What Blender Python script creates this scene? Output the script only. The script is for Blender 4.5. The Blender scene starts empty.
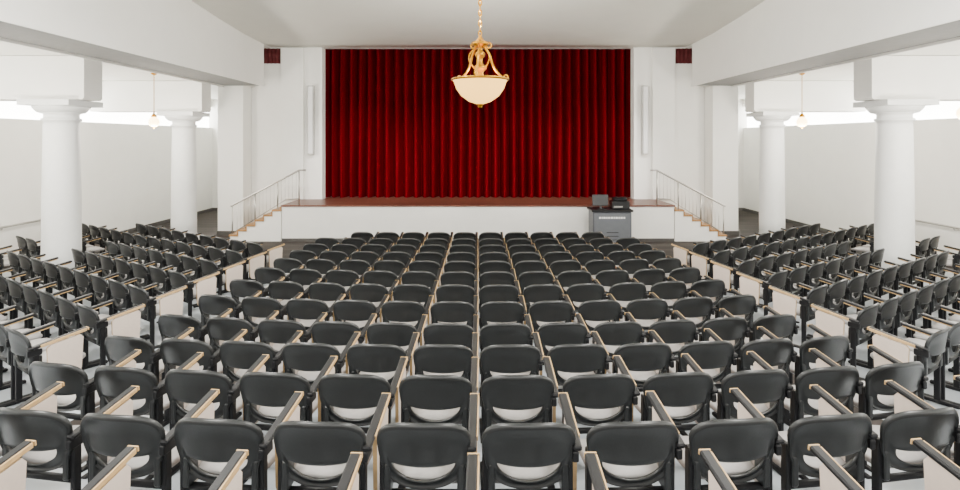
import bpy, math, random
from mathutils import Vector, Matrix
random.seed(3)
H=2.9
SC=bpy.context.scene
# ---------------- materials
def nt(name):
    m=bpy.data.materials.new(name); m.use_nodes=True
    return m,m.node_tree.nodes,m.node_tree.links,m.node_tree.nodes['Principled BSDF']
def mat(name,col,rough=.6,metal=0,noise=0,scale=8,bump=0,emis=None,es=0,spec=.5):
    m,n,l,b=nt(name)
    b.inputs['Roughness'].default_value=rough; b.inputs['Metallic'].default_value=metal
    b.inputs['Specular IOR Level'].default_value=spec
    b.inputs['Base Color'].default_value=(*col,1)
    tc=n.new('ShaderNodeTexCoord'); nz=n.new('ShaderNodeTexNoise')
    nz.inputs['Scale'].default_value=scale; nz.inputs['Detail'].default_value=5
    l.new(tc.outputs['Object'],nz.inputs['Vector'])
    if noise:
        r=n.new('ShaderNodeValToRGB')
        r.color_ramp.elements[0].position=.3; r.color_ramp.elements[1].position=.7
        r.color_ramp.elements[0].color=(*[c*(1-noise) for c in col],1)
        r.color_ramp.elements[1].color=(*[min(1,c*(1+noise)) for c in col],1)
        l.new(nz.outputs['Fac'],r.inputs['Fac']); l.new(r.outputs['Color'],b.inputs['Base Color'])
    if bump:
        bp=n.new('ShaderNodeBump'); bp.inputs['Strength'].default_value=bump; bp.inputs['Distance'].default_value=.01
        l.new(nz.outputs['Fac'],bp.inputs['Height']); l.new(bp.outputs['Normal'],b.inputs['Normal'])
    if emis:
        b.inputs['Emission Color'].default_value=(*emis,1); b.inputs['Emission Strength'].default_value=es
    return m
M={}
M['wall']=mat('white_plaster',(.87,.86,.82),.75,noise=.015,scale=3,bump=.05)
M['ceil']=mat('ceiling_plaster',(.89,.88,.82),.8,noise=.015,scale=2,bump=.04)
M['trim']=mat('dark_baseboard',(.07,.065,.06),.5,noise=.1)
M['shade']=mat('beam_soffit_shade',(.20,.20,.195),.8,noise=.05)  # shadow under the beams put into a darker soffit colour
M['column']=mat('column_paint',(.76,.77,.76),.55,noise=.02)
M['plastic']=mat('charcoal_plastic',(.010,.011,.0113),.33,noise=.1,scale=60,bump=.05)
M['black']=mat('black_metal',(.004,.004,.005),.5,noise=.1,spec=.3)
M['seat']=mat('light_grey_seat',(.30,.285,.275),.5,noise=.05,scale=40)
M['lam']=mat('tablet_laminate',(.60,.50,.43),.4,noise=.03,scale=30)
M['beech']=mat('beech_edge',(.48,.31,.14),.45,noise=.12,scale=25)
M['steel']=mat('brushed_steel',(.50,.48,.45),.3,.9,noise=.05)
M['gold']=mat('polished_brass',(.50,.235,.012),.28,1,noise=.05)
M['bowl']=mat('alabaster_glass',(.25,.13,.03),.4,noise=.1,scale=6,emis=(1,.56,.13),es=3.4)
M['globe']=mat('opal_glass',(.8,.65,.4),.3,noise=.02,emis=(1,.72,.34),es=11)
M['cove_glow']=mat('cove_glow_emission',(.9,.9,.88),.4,noise=.02,emis=(1,.99,.94),es=13)  # emission standing in for the cove lighting, not glazing
M['treads']=mat('stair_tread_wood',(.36,.19,.07),.45,noise=.2,scale=12)
M['grey']=mat('lectern_grey',(.10,.105,.12),.4,.2,noise=.05)
M['greyp']=mat('lectern_panel_grey',(.13,.14,.155),.4,.2,noise=.05)
M['dgrey']=mat('equipment_black',(.006,.006,.007),.35,noise=.1)
M['label']=mat('label_white',(.8,.8,.8),.5,noise=.02)
M['screen']=mat('screen_glass',(.03,.05,.07),.1,noise=.1)
M['redbox']=mat('dark_red_fabric',(.08,.004,.006),.8,noise=.2,scale=20)
M['speaker']=mat('speaker_enclosure',(.60,.60,.58),.5,noise=.03)
m,n,l,b=nt('red_velvet'); b.inputs['Roughness'].default_value=.9
b.inputs['Specular IOR Level'].default_value=.03
tc=n.new('ShaderNodeTexCoord'); mp=n.new('ShaderNodeMapping'); mp.inputs['Scale'].default_value=(9,9,.5)
nz=n.new('ShaderNodeTexNoise'); nz.inputs['Scale'].default_value=1.0; r=n.new('ShaderNodeValToRGB')
r.color_ramp.elements[0].color=(.085,.0006,.003,1); r.color_ramp.elements[1].color=(.12,.001,.005,1)
r.color_ramp.elements[0].position=.35; r.color_ramp.elements[1].position=.65
l.new(tc.outputs['Object'],mp.inputs['Vector']); l.new(mp.outputs['Vector'],nz.inputs['Vector'])
l.new(nz.outputs['Fac'],r.inputs['Fac']); l.new(r.outputs['Color'],b.inputs['Base Color']); M['velvet']=m
def planks(name,c1,c2,cm,sx):
    m,n,l,b=nt(name); b.inputs['Roughness'].default_value=.4
    tc=n.new('ShaderNodeTexCoord'); br=n.new('ShaderNodeTexBrick')
    br.inputs['Color1'].default_value=(*c1,1); br.inputs['Color2'].default_value=(*c2,1); br.inputs['Mortar'].default_value=(*cm,1)
    br.inputs['Scale'].default_value=sx; br.inputs['Mortar Size'].default_value=.01
    br.inputs['Brick Width'].default_value=1.6; br.inputs['Row Height'].default_value=.18
    l.new(tc.outputs['Object'],br.inputs['Vector'])
    return m,n,l,b,tc,br
m,n,l,b,tc,br=planks('stage_floor_wood',(.12,.035,.022),(.15,.05,.028),(.05,.02,.01),1.0)
l.new(br.outputs['Color'],b.inputs['Base Color']); M['stagewood']=m
m,n,l,b,tc,br=planks('auditorium_floor',(.030,.025,.022),(.060,.050,.045),(.010,.009,.008),1.0)
sp=n.new('ShaderNodeSeparateXYZ'); l.new(tc.outputs['Object'],sp.inputs['Vector'])
def mth(op,a,bv=None,c=None):
    q=n.new('ShaderNodeMath'); q.operation=op
    for i,v in enumerate((a,bv,c)):
        if v is None: continue
        if isinstance(v,(int,float)): q.inputs[i].default_value=v
        else: l.new(v,q.inputs[i])
    return q.outputs[0]
ax=mth('ABSOLUTE',sp.outputs['X'])
strip=mth('MULTIPLY',mth('GREATER_THAN',ax,3.3),mth('LESS_THAN',ax,3.78))
front=mth('GREATER_THAN',sp.outputs['Y'],12.3)
mask=mth('MAXIMUM',strip,front)
l.new(mth('MULTIPLY_ADD',mask,.35,.3),b.inputs['Roughness'])
l.new(mth('MULTIPLY_ADD',mask,-.35,.5),b.inputs['Specular IOR Level'])
nz=n.new('ShaderNodeTexNoise'); nz.inputs['Scale'].default_value=2.5; nz.inputs['Detail'].default_value=8
l.new(tc.outputs['Object'],nz.inputs['Vector'])
r=n.new('ShaderNodeValToRGB'); r.color_ramp.elements[0].color=(.42,.45,.48,1); r.color_ramp.elements[1].color=(.52,.56,.60,1)
r.color_ramp.elements[0].position=.3; r.color_ramp.elements[1].position=.7
l.new(nz.outputs['Fac'],r.inputs['Fac'])
mx=n.new('ShaderNodeMix'); mx.data_type='RGBA'
l.new(mask,mx.inputs['Factor']); l.new(r.outputs['Color'],mx.inputs[6]); l.new(br.outputs['Color'],mx.inputs[7])
l.new(mx.outputs[2],b.inputs['Base Color']); M['floor']=m

# ---------------- mesh builder
class MB:
    def __init__(s): s.v=[];s.f=[];s.m=[];s.mats=[];s.sm=[]
    def mi(s,k):
        if k not in s.mats: s.mats.append(k)
        return s.mats.index(k)
    def add(s,vs,fs,k,smooth=False,T=None):
        o=len(s.v); s.v+= [tuple(T@Vector(p)) if T else tuple(p) for p in vs]
        for f in fs: s.f.append(tuple(i+o for i in f)); s.m.append(s.mi(k)); s.sm.append(smooth)
    def box(s,x0,x1,y0,y1,z0,z1,k,T=None,kb=None):
        x0,x1=min(x0,x1),max(x0,x1)
        vs=[(x0,y0,z0),(x1,y0,z0),(x1,y1,z0),(x0,y1,z0),(x0,y0,z1),(x1,y0,z1),(x1,y1,z1),(x0,y1,z1)]
        s.add(vs,[(0,3,2,1)],kb or k,False,T)
        s.v=s.v[:-8]
        s.add(vs,[(4,5,6,7),(0,1,5,4),(1,2,6,5),(2,3,7,6),(3,0,4,7)],k,False,T)
    def rbox(s,x0,x1,y0,y1,z0,z1,k,c=.01,T=None):
        rings=[]
        for y,i in ((y0,c),(y0+c,0),(y1-c,0),(y1,c)):
            a,b_,d,e=x0+i,x1-i,z0+i,z1-i
            rings.append([(a+c,y,d),(b_-c,y,d),(b_,y,d+c),(b_,y,e-c),(b_-c,y,e),(a+c,y,e),(a,y,e-c),(a,y,d+c)])
        s.loft(rings,k,True,T=T,cap=True,smooth=False)
    def loft(s,rings,k,closed=True,T=None,cap=False,smooth=True):
        nn=len(rings[0]); vs=[p for r_ in rings for p in r_]; fs=[]
        for i in range(len(rings)-1):
            for j in range(nn if closed else nn-1):
                a=i*nn+j; b_=i*nn+(j+1)%nn
                fs.append((a,b_,b_+nn,a+nn))
        if cap:
            fs.append(tuple(range(nn-1,-1,-1))); fs.append(tuple((len(rings)-1)*nn+j for j in range(nn)))
        s.add(vs,fs,k,smooth,T)
    def lathe(s,prof,cx,cy,k,n=32,cap=True):
        rings=[[(cx+r_*math.cos(2*math.pi*j/n),cy+r_*math.sin(2*math.pi*j/n),z) for j in range(n)] for r_,z in prof]
        s.loft(rings,k,cap=cap)
    def tube(s,pts,r,k,n=8):
        pts=[Vector(p) for p in pts]; rings=[]
        for i,p in enumerate(pts):
            t=(pts[min(i+1,len(pts)-1)]-pts[max(i-1,0)]).normalized()
            a=t.orthogonal().normalized() if abs(t.z)>.99 else t.cross(Vector((0,0,1))).normalized()
            b_=t.cross(a).normalized(); rr=r[i] if isinstance(r,(list,tuple)) else r
            rings.append([tuple(p+a*rr*math.cos(2*math.pi*j/n)+b_*rr*math.sin(2*math.pi*j/n)) for j in range(n)])
        s.loft(rings,k,cap=True)
    def torus(s,c,R,r,k,rot,sz=1.0,n=12,mn=6):
        T=Matrix.Translation(c)@rot
        rings=[]
        for i in range(n+1):
            a=2*math.pi*i/n
            rings.append([tuple(T@Vector(((R+r*math.cos(b_*2*math.pi/mn))*math.cos(a),r*math.sin(b_*2*math.pi/mn),(R+r*math.cos(b_*2*math.pi/mn))*math.sin(a)*sz))) for b_ in range(mn)])
        s.loft(rings,k)
    def mesh(s,name,fix=True):
        me=bpy.data.meshes.new(name); me.from_pydata(s.v,[],s.f)
        for k in s.mats: me.materials.append(M[k])
        for p,mi_,sm in zip(me.polygons,s.m,s.sm): p.material_index=mi_; p.use_smooth=sm
        if fix:
            import bmesh
            bm=bmesh.new(); bm.from_mesh(me); bmesh.ops.recalc_face_normals(bm,faces=bm.faces); bm.to_mesh(me); bm.free()
        me.update(); return me
    def obj(s,name,loc=(0,0,0)):
        o=bpy.data.objects.new(name,s.mesh(name)); o.location=loc; SC.collection.objects.link(o); return o
def boxobj(name,*a,**k):
    b_=MB(); b_.box(*a,**k); return b_.obj(name)

def fz(d):
    if d>12.3: return 0.0
    if d>5.7: return (12.3-d)*.035
    return .231+(5.7-d)*.122

# ---------------- shell
f=MB()
yy=[-3,5.7,12.3,23.2]
vs=[];fs=[]
for y in yy: vs+=[(-11,y,fz(y)),(11,y,fz(y)),(11,y,-.3),(-11,y,-.3)]
for i in range(3):
    a=i*4
    for j in range(4): fs.append((a+j,a+(j+1)%4,a+4+(j+1)%4,a+4+j))
fs+= [(3,2,1,0),(12,13,14,15)]
f.add(vs,fs,'floor'); f.obj('floor')
WT=H+.5
OP=4.88
for sd,nm in ((-1,'left'),(1,'right')):
    boxobj('wall_'+nm,sd*10.9,sd*11.2,-3,23.2,-.1,WT,'wall')
    b_=MB(); b_.box(sd*10.9,sd*11.2,-3,23.2,H+1.35,H+2.2,'wall'); b_.obj('wall_%s_upper'%nm)
    b_=MB(); b_.box(sd*11.05,sd*11.1,-3,23.1,WT,H+1.35,'cove_glow')  # added glowing strip in place of cove light above the wall
    b_.obj('cove_glow_%d'%(1 if sd<0 else 2))
    boxobj('wall_bay_rear_'+nm,sd*7.9,sd*11.2,23,23.2,0,H+1.7,'wall')
    boxobj('baseboard_'+nm,sd*10.88,sd*10.9,12.3,23,0,.12,'trim')
    boxobj('baseboard_bay_'+nm,sd*7.9,sd*10.88,22.97,23,0,.12,'trim')
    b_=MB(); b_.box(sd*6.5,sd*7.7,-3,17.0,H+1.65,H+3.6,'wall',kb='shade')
    b_.box(sd*6.47,sd*6.5,-3,17.0,H+1.62,H+1.69,'wall')
    b_.box(sd*7.7,sd*7.74,-3,17.0,H+1.60,H+1.66,'wall')
    b_.obj('beam_'+nm)
    boxobj('ceiling_aisle_'+nm,sd*7.7,sd*11.2,-3,23.2,H+1.67,H+1.9,'ceil')
    b_=MB(); b_.box(sd*7.13,sd*7.9,17.0,23.0,0,H+1.67,'wall'); b_.box(sd*7.0,sd*7.9,17.0,18,H+1.67,H+3.6,'wall')
    b_.box(sd*7.11,sd*7.92,16.98,17.5,0,.14,'trim')
    b_.obj('pier_'+nm)
    boxobj('ceiling_side_'+nm,sd*6.5,sd*7.0,17.0,17.6,H+2.89,H+3.08,'ceil')
    b_=MB(); b_.box(sd*OP,sd*7.12,17.6,17.9,0,H+3.6,'wall')
    b_.box(sd*5.45,sd*6.15,17.47,17.6,1.05,H+2.88,'wall')
    b_.box(sd*OP,sd*5.0,17.53,17.6,1.05,H+2.88,'wall')
    b_.obj('wall_stage_'+nm)
    b_=MB(); rings=[]
    for i in range(25):
        x=6.2+.72*i/24; y=17.56+.025*math.sin(i*1.5)
        rings.append([(sd*x,y,H+2.40),(sd*x,y,H+2.87),(sd*x,y+.02,H+2.87),(sd*x,y+.02,H+2.40)])
    b_.loft(rings,'redbox',cap=True); b_.obj('short_red_curtain')
    for k,yc in enumerate((1.9,6.6,11.3,16.0)):
        pr=[(7.76,H+1.66),(7.76,H+.84),(7.80,H+.80),(10.9,H+.80),(10.9,H+1.66)]
        rings=[[(sd*x,y,z) for x,z in pr] for y in (yc-.27,yc+.27)]
        b_=MB(); b_.loft(rings,'wall',cap=True,smooth=False); b_.obj('trim_cross_beam')
        z0=fz(yc)
        c=MB(); zt=H+.79
        c.box(sd*8.4-.5,sd*8.4+.5,yc-.5,yc+.5,zt-.11,zt,'column')
        c.lathe([(.40,zt-.24),(.44,zt-.2),(.48,zt-.15),(.49,zt-.11)],sd*8.4,yc,'column',40)
        c.lathe([(.33,z0-.02),(.335,z0+.6),(.33,z0+1.6),(.305,zt-.5),(.30,zt-.42),(.335,zt-.41),(.345,zt-.385),(.335,zt-.36),(.30,zt-.35),(.30,zt-.27),(.40,zt-.24)],sd*8.4,yc,'column',40)
        c.lathe([(.43,z0-.01),(.44,z0+.06),(.43,z0+.12),(.37,z0+.15),(.38,z0+.19),(.33,z0+.22)],sd*8.4,yc,'column',40)
        c.obj('column')
    b_=MB(); b_.tube([(sd*10.78,2,fz(2)+.92),(sd*10.78,5.7,fz(5.7)+.92),(sd*10.78,12.3,.92),(sd*10.78,15,.92)],.025,'steel')
    for i in range(8):
        y=2.5+i*1.7; z=fz(y)+.92
        b_.tube([(sd*10.9,y,z-.06),(sd*10.80,y,z-.06),(sd*10.78,y,z-.01)],.01,'steel')
    b_.obj('wall_handrail')
prof=[(-3,3.42),(6,3.42),(9,3.40),(11,3.31),(12.6,3.17),(14,3.05),(15.5,2.95),(17,2.91),(17.6,2.91)]
b_=MB(); rings=[]
for d,z in prof: rings.append([(-6.5,d,H+z),(6.5,d,H+z),(6.5,d,H+z+.2),(-6.5,d,H+z+.2)])
b_.loft(rings,'ceil',cap=True,smooth=True); b_.obj('ceiling')
boxobj('wall_stage_header',-OP,OP,17.6,17.9,H+2.91,H+3.6,'wall')
boxobj('wall_stage_rear',-7.12,7.12,20.4,20.6,0,H+3.6,'wall')
boxobj('ceiling_stage',-7.12,7.12,17.9,20.6,H+3.4,H+3.6,'ceil')

# ---------------- stage
b_=MB(); OI=OP-.01
b_.box(-5.6,5.6,16.0,17.59,0,1.0,'wall'); b_.box(-OI,OI,17.59,20.39,0,1.0,'wall')
b_.box(-5.62,5.62,15.96,17.59,1.0,1.04,'stagewood'); b_.box(-OI,OI,17.59,20.39,1.0,1.04,'stagewood')
b_.box(-5.6,5.6,15.985,16.0,0,.09,'trim')
stage=b_.obj('stage')
for sd in (-1,1):
    b_=MB(); ns=6
    for i in range(ns):
        x0=5.63+i*.245
        zt=1.0*(ns-i)/(ns+1)
        b_.box(sd*x0,sd*(x0+.245),16.02,17.58,0,zt,'wall')
        b_.box(sd*(x0+.002),sd*(x0+.265),16.0,17.58,zt,zt+.05,'treads')
        b_.box(sd*(x0+.0),sd*(x0+.03),15.99,16.02,zt,zt+1/7.,'treads')
    so=b_.obj('stairs'); so.parent=stage
    b_=MB(); y=16.08
    T=(sd*5.14,y,2.03); B=(sd*7.05,y,1.02)
    b_.tube([(sd*4.95,y,2.03),T,B,(sd*7.1,y,1.0)],.025,'steel')
    b_.tube([(sd*5.14,y,1.22),(sd*5.5,y,1.2),(sd*7.05,y,.22)],.014,'steel')
    for x,zb,zt in ((5.14,1.04,2.03),(5.75,.87,1.70),(6.4,.45,1.37),(7.05,0,1.02)):
        b_.tube([(sd*x,y,zb),(sd*x,y,zt)],.02,'steel')
    for i in range(17):
        x=5.22+i*1.8/17; zt=2.03-(x-5.14)*1.01/1.91; b_.tube([(sd*x,y,1.22 if x<5.5 else 1.2-(x-5.5)*.98/1.55),(sd*x,y,zt)],.005,'steel',6)
    ro=b_.obj('railing'); ro.parent=stage
    b_=MB(); b_.rbox(sd*5.2-.09,sd*5.2+.09,17.36,17.56,H-.45,H+1.7,'speaker',.02)
    b_.box(sd*5.2-.065,sd*5.2+.065,17.352,17.362,H-.40,H+1.65,'label')
    b_.box(sd*5.2-.04,sd*5.2+.04,17.55,17.6,H+.2,H+.9,'steel')
    b_.obj('column_loudspeaker')
# curtain
b_=MB(); N=1800
z0,z1=1.05,H+3.35
cols=[]
for i in range(N+1):
    x=-5.5+11*i/N
    cols.append((x,2*math.pi*x/.29+.6*math.sin(x*1.3)+.35*math.sin(x*3.7)))
zs=[z0,z0+.8,z0+2,z0+3.2,z0+4.2,z1]
vs=[];fs=[]
for zi,z in enumerate(zs):
    t=(z-z0)/(z1-z0)
    for x,a in cols:
        q=1-abs(math.cos(a/2))**1.2
        y=17.95+(.46-.08*t)*q+.03*math.sin(a*.5+.3*x)*math.cos(x*2.2)
        vs.append((x+.012*math.sin(3*t+x*2),y,z))
n1=N+1
for zi in range(len(zs)-1):
    for i in range(N): a=zi*n1+i; fs.append((a,a+1,a+1+n1,a+n1))
b_.add(vs,fs,'velvet',True); b_.obj('stage_curtain')

# ---------------- chairs
def chair_mesh(mir,panel=True):
    c=MB(); n=44
    def outer(t):
        cs,sn=math.cos(t),math.sin(t); e=2/3.4
        u=.268*math.copysign(abs(cs)**e,cs); v=.2+.2*math.copysign(abs(sn)**e,sn)
        u*=.78+.22*min(1,max(0,v/.3))**.8 if v<.3 else 1
        return u,v
    def hole(t):
        cs,sn=math.cos(t),math.sin(t)
        return .175*cs,(.155-.014*sn if sn>0 else .155+.108*sn)
    def P(u,v,off):
        return (u,-.02-.24*v+1.15*u*u-.025*math.sin(math.pi*v/.4)+off,.425+v*.985+.012*(1-(u/.26)**2)*(v/.4))
    def ring(fr,off):
        r_=[]
        for j in range(n):
            t=2*math.pi*j/n; a=outer(t); h=hole(t)
            r_.append(P(a[0]*(1-fr)+h[0]*fr,a[1]*(1-fr)+h[1]*fr,off))
        return r_
    rs=[ring(0,0),ring(.02,-.014),ring(.10,-.022),ring(.15,-.006),ring(.5,-.003),ring(.85,-.006),ring(.93,-.014),ring(1,-.002),ring(1,.012),ring(.5,.014),ring(.1,.012),ring(0,.0)]
    c.loft(rs,'plastic')
    for s in (-1,1):
        c.rbox(s*.205-.02,s*.205+.02,-.03,.075,.38,.56,'plastic',.008)
        c.rbox(s*.235-.016,s*.235+.016,-.01,.045,.02,.62,'black',.006)
        c.rbox(s*.235-.026,s*.235+.026,-.17,.25,-.005,.03,'black',.008)
    c.tube([(-.235,.018,.37),(.235,.018,.37)],.022,'black',8)
    ang=math.radians(4); T=Matrix.Translation((0,.045,.425))@Matrix.Rotation(ang,4,'X')
    rings=[]
    for y,w,i in ((.0,.17,.012),(.01,.19,0),(.12,.212,0),(.3,.22,0),(.38,.205,0),(.42,.15,.006),(.43,.12,.014)):
        hh=.024-i; q=[]
        for x,z in ((-w,-hh*.5),(-w*.93,-hh),(0,-hh-.008),(w*.93,-hh),(w,-hh*.5),(w,hh*.5),(w*.93,hh),(0,hh*.6),(-w*.93,hh),(-w,hh*.5)): q.append((x,y,z-.03*(y/.4)**3))
        rings.append(q)
    c.loft(rings,'seat',cap=True,T=T)
    x=.275
    c.rbox(x-.035,x-.0,-.06,.06,.58,.64,'black',.006)
    T=Matrix.Translation((x-.008,-.06,.655))@Matrix.Rotation(math.radians(9),4,'X')
    L=.50 if panel else .42
    c.rbox(-.026,.026,0,L,-.016,.014,'black',.008,T=T)
    if panel:
        c.rbox(.0245,.033,.10,.49,-.018,.010,'beech',.002,T=T)
        c.rbox(-.026,.033,.498,.508,-.018,.010,'beech',.002,T=T)
    else:
        c.rbox(-.02,.02,.12,.40,-.028,-.015,'beech',.003,T=T)
    c.tube([(.235,.015,.59),(x-.012,.015,.65)],.015,'black')
    if panel:
        prof=[(.10,.34),(.12,.30),(.17,.28),(.31,.28),(.36,.31),(.38,.36),(.395,.66),(.37,.69),(0.12,.655),(.09,.63)]
        xa,xb=x-.006,x+.018
        A=[(xa,y,z) for y,z in prof]; Bq=[(xb,y,z) for y,z in prof]; nn=len(prof)
        c.add(A+Bq,[tuple(range(nn))],'lam'); c.v=c.v[:-2*nn]
        c.add(A+Bq,[tuple(range(2*nn-1,nn-1,-1))],'lam'); c.v=c.v[:-2*nn]
        c.add(A+Bq,[(j,(j+1)%nn,(j+1)%nn+nn,j+nn) for j in range(nn)],'beech')
    if mir: c.v=[(-a,b2,d) for a,b2,d in c.v]
    return c.mesh('chair_mesh')
CR=chair_mesh(False); CL=chair_mesh(True); DR=chair_mesh(False,False); DL=chair_mesh(True,False)
def chair(x,d,rot,me):
    o=bpy.data.objects.new('auditorium_chair',me); o.location=(x,d,fz(d)); o.rotation_euler=(0,0,rot)
    SC.collection.objects.link(o)
S=.58
for r_ in range(13):
    d0=2.26+.87*r_
    n_=5 if r_==12 else 6
    k=.031 if r_<8 else .031*(1-(r_-7)/5.5)
    for i in range(-n_,n_):
        x=(i+.5)*S
        chair(x-.01,d0+k*x*x,math.atan(2*k*x),CR)
ang=math.radians(35); S2=.60
for sd in (-1,1):
    for r_ in range(7):
        for i in range(14):
            a=ang
            x=4.45+i*S2*math.cos(a); d=5.5+.96*r_+i*S2*math.sin(a)
            if x>10.3 or d>14.2: continue
            if any(abs(x-8.4)<.72 and abs(d-yc)<.8 for yc in (6.6,11.3,16)): continue
            me=(CR if i==0 else DR) if sd<0 else (CL if i==0 else DL)
            chair(sd*x,d,sd*a,me)

# ---------------- lectern
b_=MB(); X=3.62;Y=15.1
b_.rbox(X-.52,X+.52,Y-.02,Y+.62,.06,.96,'grey',.02)
b_.box(X-.48,X+.48,Y-.03,Y-.018,.10,.92,'greyp')
for j in range(3):
    b_.box(X-.16,X+.16,Y-.036,Y-.03,.2+j*.1,.22+j*.1,'dgrey')
xs=-.36
for w in (.05,.03,.06,.04,.05,.07,.03,.06,.04,.06,.05): 
    b_.box(X+xs,X+xs+w,Y-.036,Y-.03,.78,.83,'label'); xs+=w+.016
b_.rbox(X-.56,X+.56,Y-.06,Y+.66,.96,1.02,'dgrey',.015)
for sx in (-.44,.44):
    for sy in (.06,.54): b_.tube([(X+sx-.02,Y+sy,.04),(X+sx+.02,Y+sy,.04)],.04,'dgrey',12)
b_.obj('lectern')
b_=MB(); T=Matrix.Translation((X-.27,Y+.2,1.05))@Matrix.Rotation(math.radians(-12),4,'X')
b_.rbox(-.22,.22,-.02,.03,.05,.36,'dgrey',.01,T=T); b_.box(-.2,.2,.03,.034,.07,.34,'screen',T=T)
b_.box(-.03,.03,-.01,.02,-.02,.06,'dgrey',T=T); b_.rbox(X-.4,X-.14,Y+.1,Y+.32,1.02,1.04,'dgrey',.005); b_.obj('computer_monitor')
b_=MB(); b_.rbox(X+.02,X+.5,Y+.08,Y+.45,1.02,1.24,'dgrey',.02); b_.rbox(X+.08,X+.44,Y+.12,Y+.4,1.24,1.33,'black',.02)
b_.box(X+.06,X+.3,Y+.07,Y+.082,1.07,1.11,'steel'); b_.obj('document_scanner')

# ---------------- chandelier
def chain(b_,x,y,za,zb,k,R=.03,r=.006):
    n=int((zb-za)/(R*2.1)); 
    for i in range(n+1):
        z=za+(zb-za)*i/n
        b_.torus((x,y,z),R*.62,r,k,Matrix.Rotation(math.pi/2*(i%2),4,'Z'),sz=1.9)
b_=MB(); cx,cy=.03,8.0; zr=H+.86
b_.lathe([(.02,zr-.40),(.035,zr-.385),(.03,zr-.37),(.05,zr-.355),(.05,zr-.345)],cx,cy,'gold',20)
b_.lathe([(.04,zr-.35),(.16,zr-.31),(.27,zr-.23),(.34,zr-.13),(.375,zr-.03),(.40,zr),(.385,zr+.005),(.36,zr-.03),(.32,zr-.12),(.25,zr-.21),(.15,zr-.285),(.02,zr-.32)],cx,cy,'bowl',48,cap=False)
b_.lathe([(.395,zr-.015),(.415,zr-.005),(.42,zr+.01),(.40,zr+.02),(.39,zr+.01)],cx,cy,'gold',48,cap=False)
b_.lathe([(.03,zr+.02),(.06,zr+.06),(.04,zr+.10),(.09,zr+.15),(.10,zr+.18),(.045,zr+.22),(.035,zr+.30),(.07,zr+.34),(.075,zr+.37),(.04,zr+.41),(.035,zr+.47),(.12,zr+.50),(.125,zr+.53),(.07,zr+.55),(.03,zr+.60),(.02,zr+.64)],cx,cy,'gold',24)
for k in range(6):
    a=k*math.pi/3+.35; pts=[]
    big=k%2==0
    for i in range(15):
        t=i/14
        if big:
            r_=.06+.33*t**1.5+.035*math.sin(t*math.pi*2); z=zr+.50-.49*t**.85+.04*math.sin(t*math.pi)
        else:
            r_=.04+.13*math.sin(t*math.pi); z=zr+.12+.36*t
        pts.append((cx+r_*math.cos(a),cy+r_*math.sin(a),z))
    b_.tube(pts,.018 if big else .011,'gold')
    if big:
        b_.torus((cx+.40*math.cos(a),cy+.40*math.sin(a),zr+.05),.035,.012,'gold',Matrix.Rotation(a,4,'Z'))
        b_.torus((cx+.13*math.cos(a),cy+.13*math.sin(a),zr+.50),.04,.012,'gold',Matrix.Rotation(a,4,'Z'))
chain(b_,cx,cy,zr+.66,H+3.36,'gold',.034,.008)
b_.lathe([(.02,H+3.32),(.06,H+3.35),(.11,H+3.40),(.12,H+3.405)],cx,cy,'gold',24)
b_.obj('chandelier')
def light(name,kind,loc,e,col=(1,1,1),**k):
    L=bpy.data.lights.new(name,kind); L.energy=e; L.color=col
    for a,v in k.items(): setattr(L,a,v)
    o=bpy.data.objects.new(name,L); o.location=loc; SC.collection.objects.link(o); return o
def aim(o,t): o.rotation_euler=(Vector(t)-o.location).to_track_quat('-Z','Y').to_euler()
light('chandelier_lamp','POINT',(cx,cy,zr-.05),50,(1,.74,.38),shadow_soft_size=.12)
o=light('ceiling_fill_spot','SPOT',(cx+.05,cy+.1,zr+.7),1700,(1,.95,.84),spot_size=math.radians(165),spot_blend=.6,shadow_soft_size=.15)  # added fill without a fixture, brightens the central ceiling
aim(o,(cx+.05,cy+1.2,zr+2.5))
for sd in (-1,1):
    for d in (9.3,14.0):
        b_=MB(); x=sd*8.1; zc=H+.45
        b_.lathe([(.03,zc-.12),(.09,zc-.10),(.125,zc-.03),(.12,zc+.04),(.07,zc+.11),(.05,zc+.13)],x,d,'globe',24)
        b_.lathe([(.055,zc+.12),(.07,zc+.14),(.05,zc+.18),(.02,zc+.22),(.015,zc+.26)],x,d,'gold',20)
        b_.lathe([(.015,zc-.16),(.03,zc-.14),(.035,zc-.12)],x,d,'gold',16)
        chain(b_,x,d,zc+.28,H+1.64,'gold',.022,.004)
        b_.lathe([(.02,H+1.62),(.07,H+1.65),(.07,H+1.67)],x,d,'gold',20)
        b_.obj('pendant_light')
        light('pendant_lamp','POINT',(x,d,zc-.3),220,(1,.92,.80),shadow_soft_size=.2)
# ---------------- lights
for x in (-3.6,3.6):
    for d in (1.5,6.0,10.5):
        light('overhead_fill','AREA',(x,d,H+3.35),430 if d<9 else 230,(1,.975,.92),shape='RECTANGLE',size=1.2,size_y=1.2)  # unseen area fills added to brighten the hall, no fixtures modelled
for x in (-3.9,-1.3,1.3,3.9):
    o=light('curtain_fill_spot','SPOT',(x*1.0+.9,11.0,H+3.1),2900,(1,.95,.9),spot_size=math.radians(35),spot_blend=1.0,shadow_soft_size=.1)  # added spots brighten the lower curtain and leave its top dark
    aim(o,(x*.92,18.0,1.9))
w=bpy.data.worlds.new('World'); SC.world=w; w.use_nodes=True
w.node_tree.nodes['Background'].inputs[0].default_value=(1,.98,.94,1); w.node_tree.nodes['Background'].inputs[1].default_value=4.2
# ---------------- camera
cd=bpy.data.cameras.new('camera'); cd.lens=21; cd.sensor_width=36; cd.shift_y=-105/960; cd.shift_x=2/960; cd.clip_start=.05
co=bpy.data.objects.new('camera',cd); co.location=(0,0,H); co.rotation_euler=(math.radians(90),0,0); SC.collection.objects.link(co); SC.camera=co
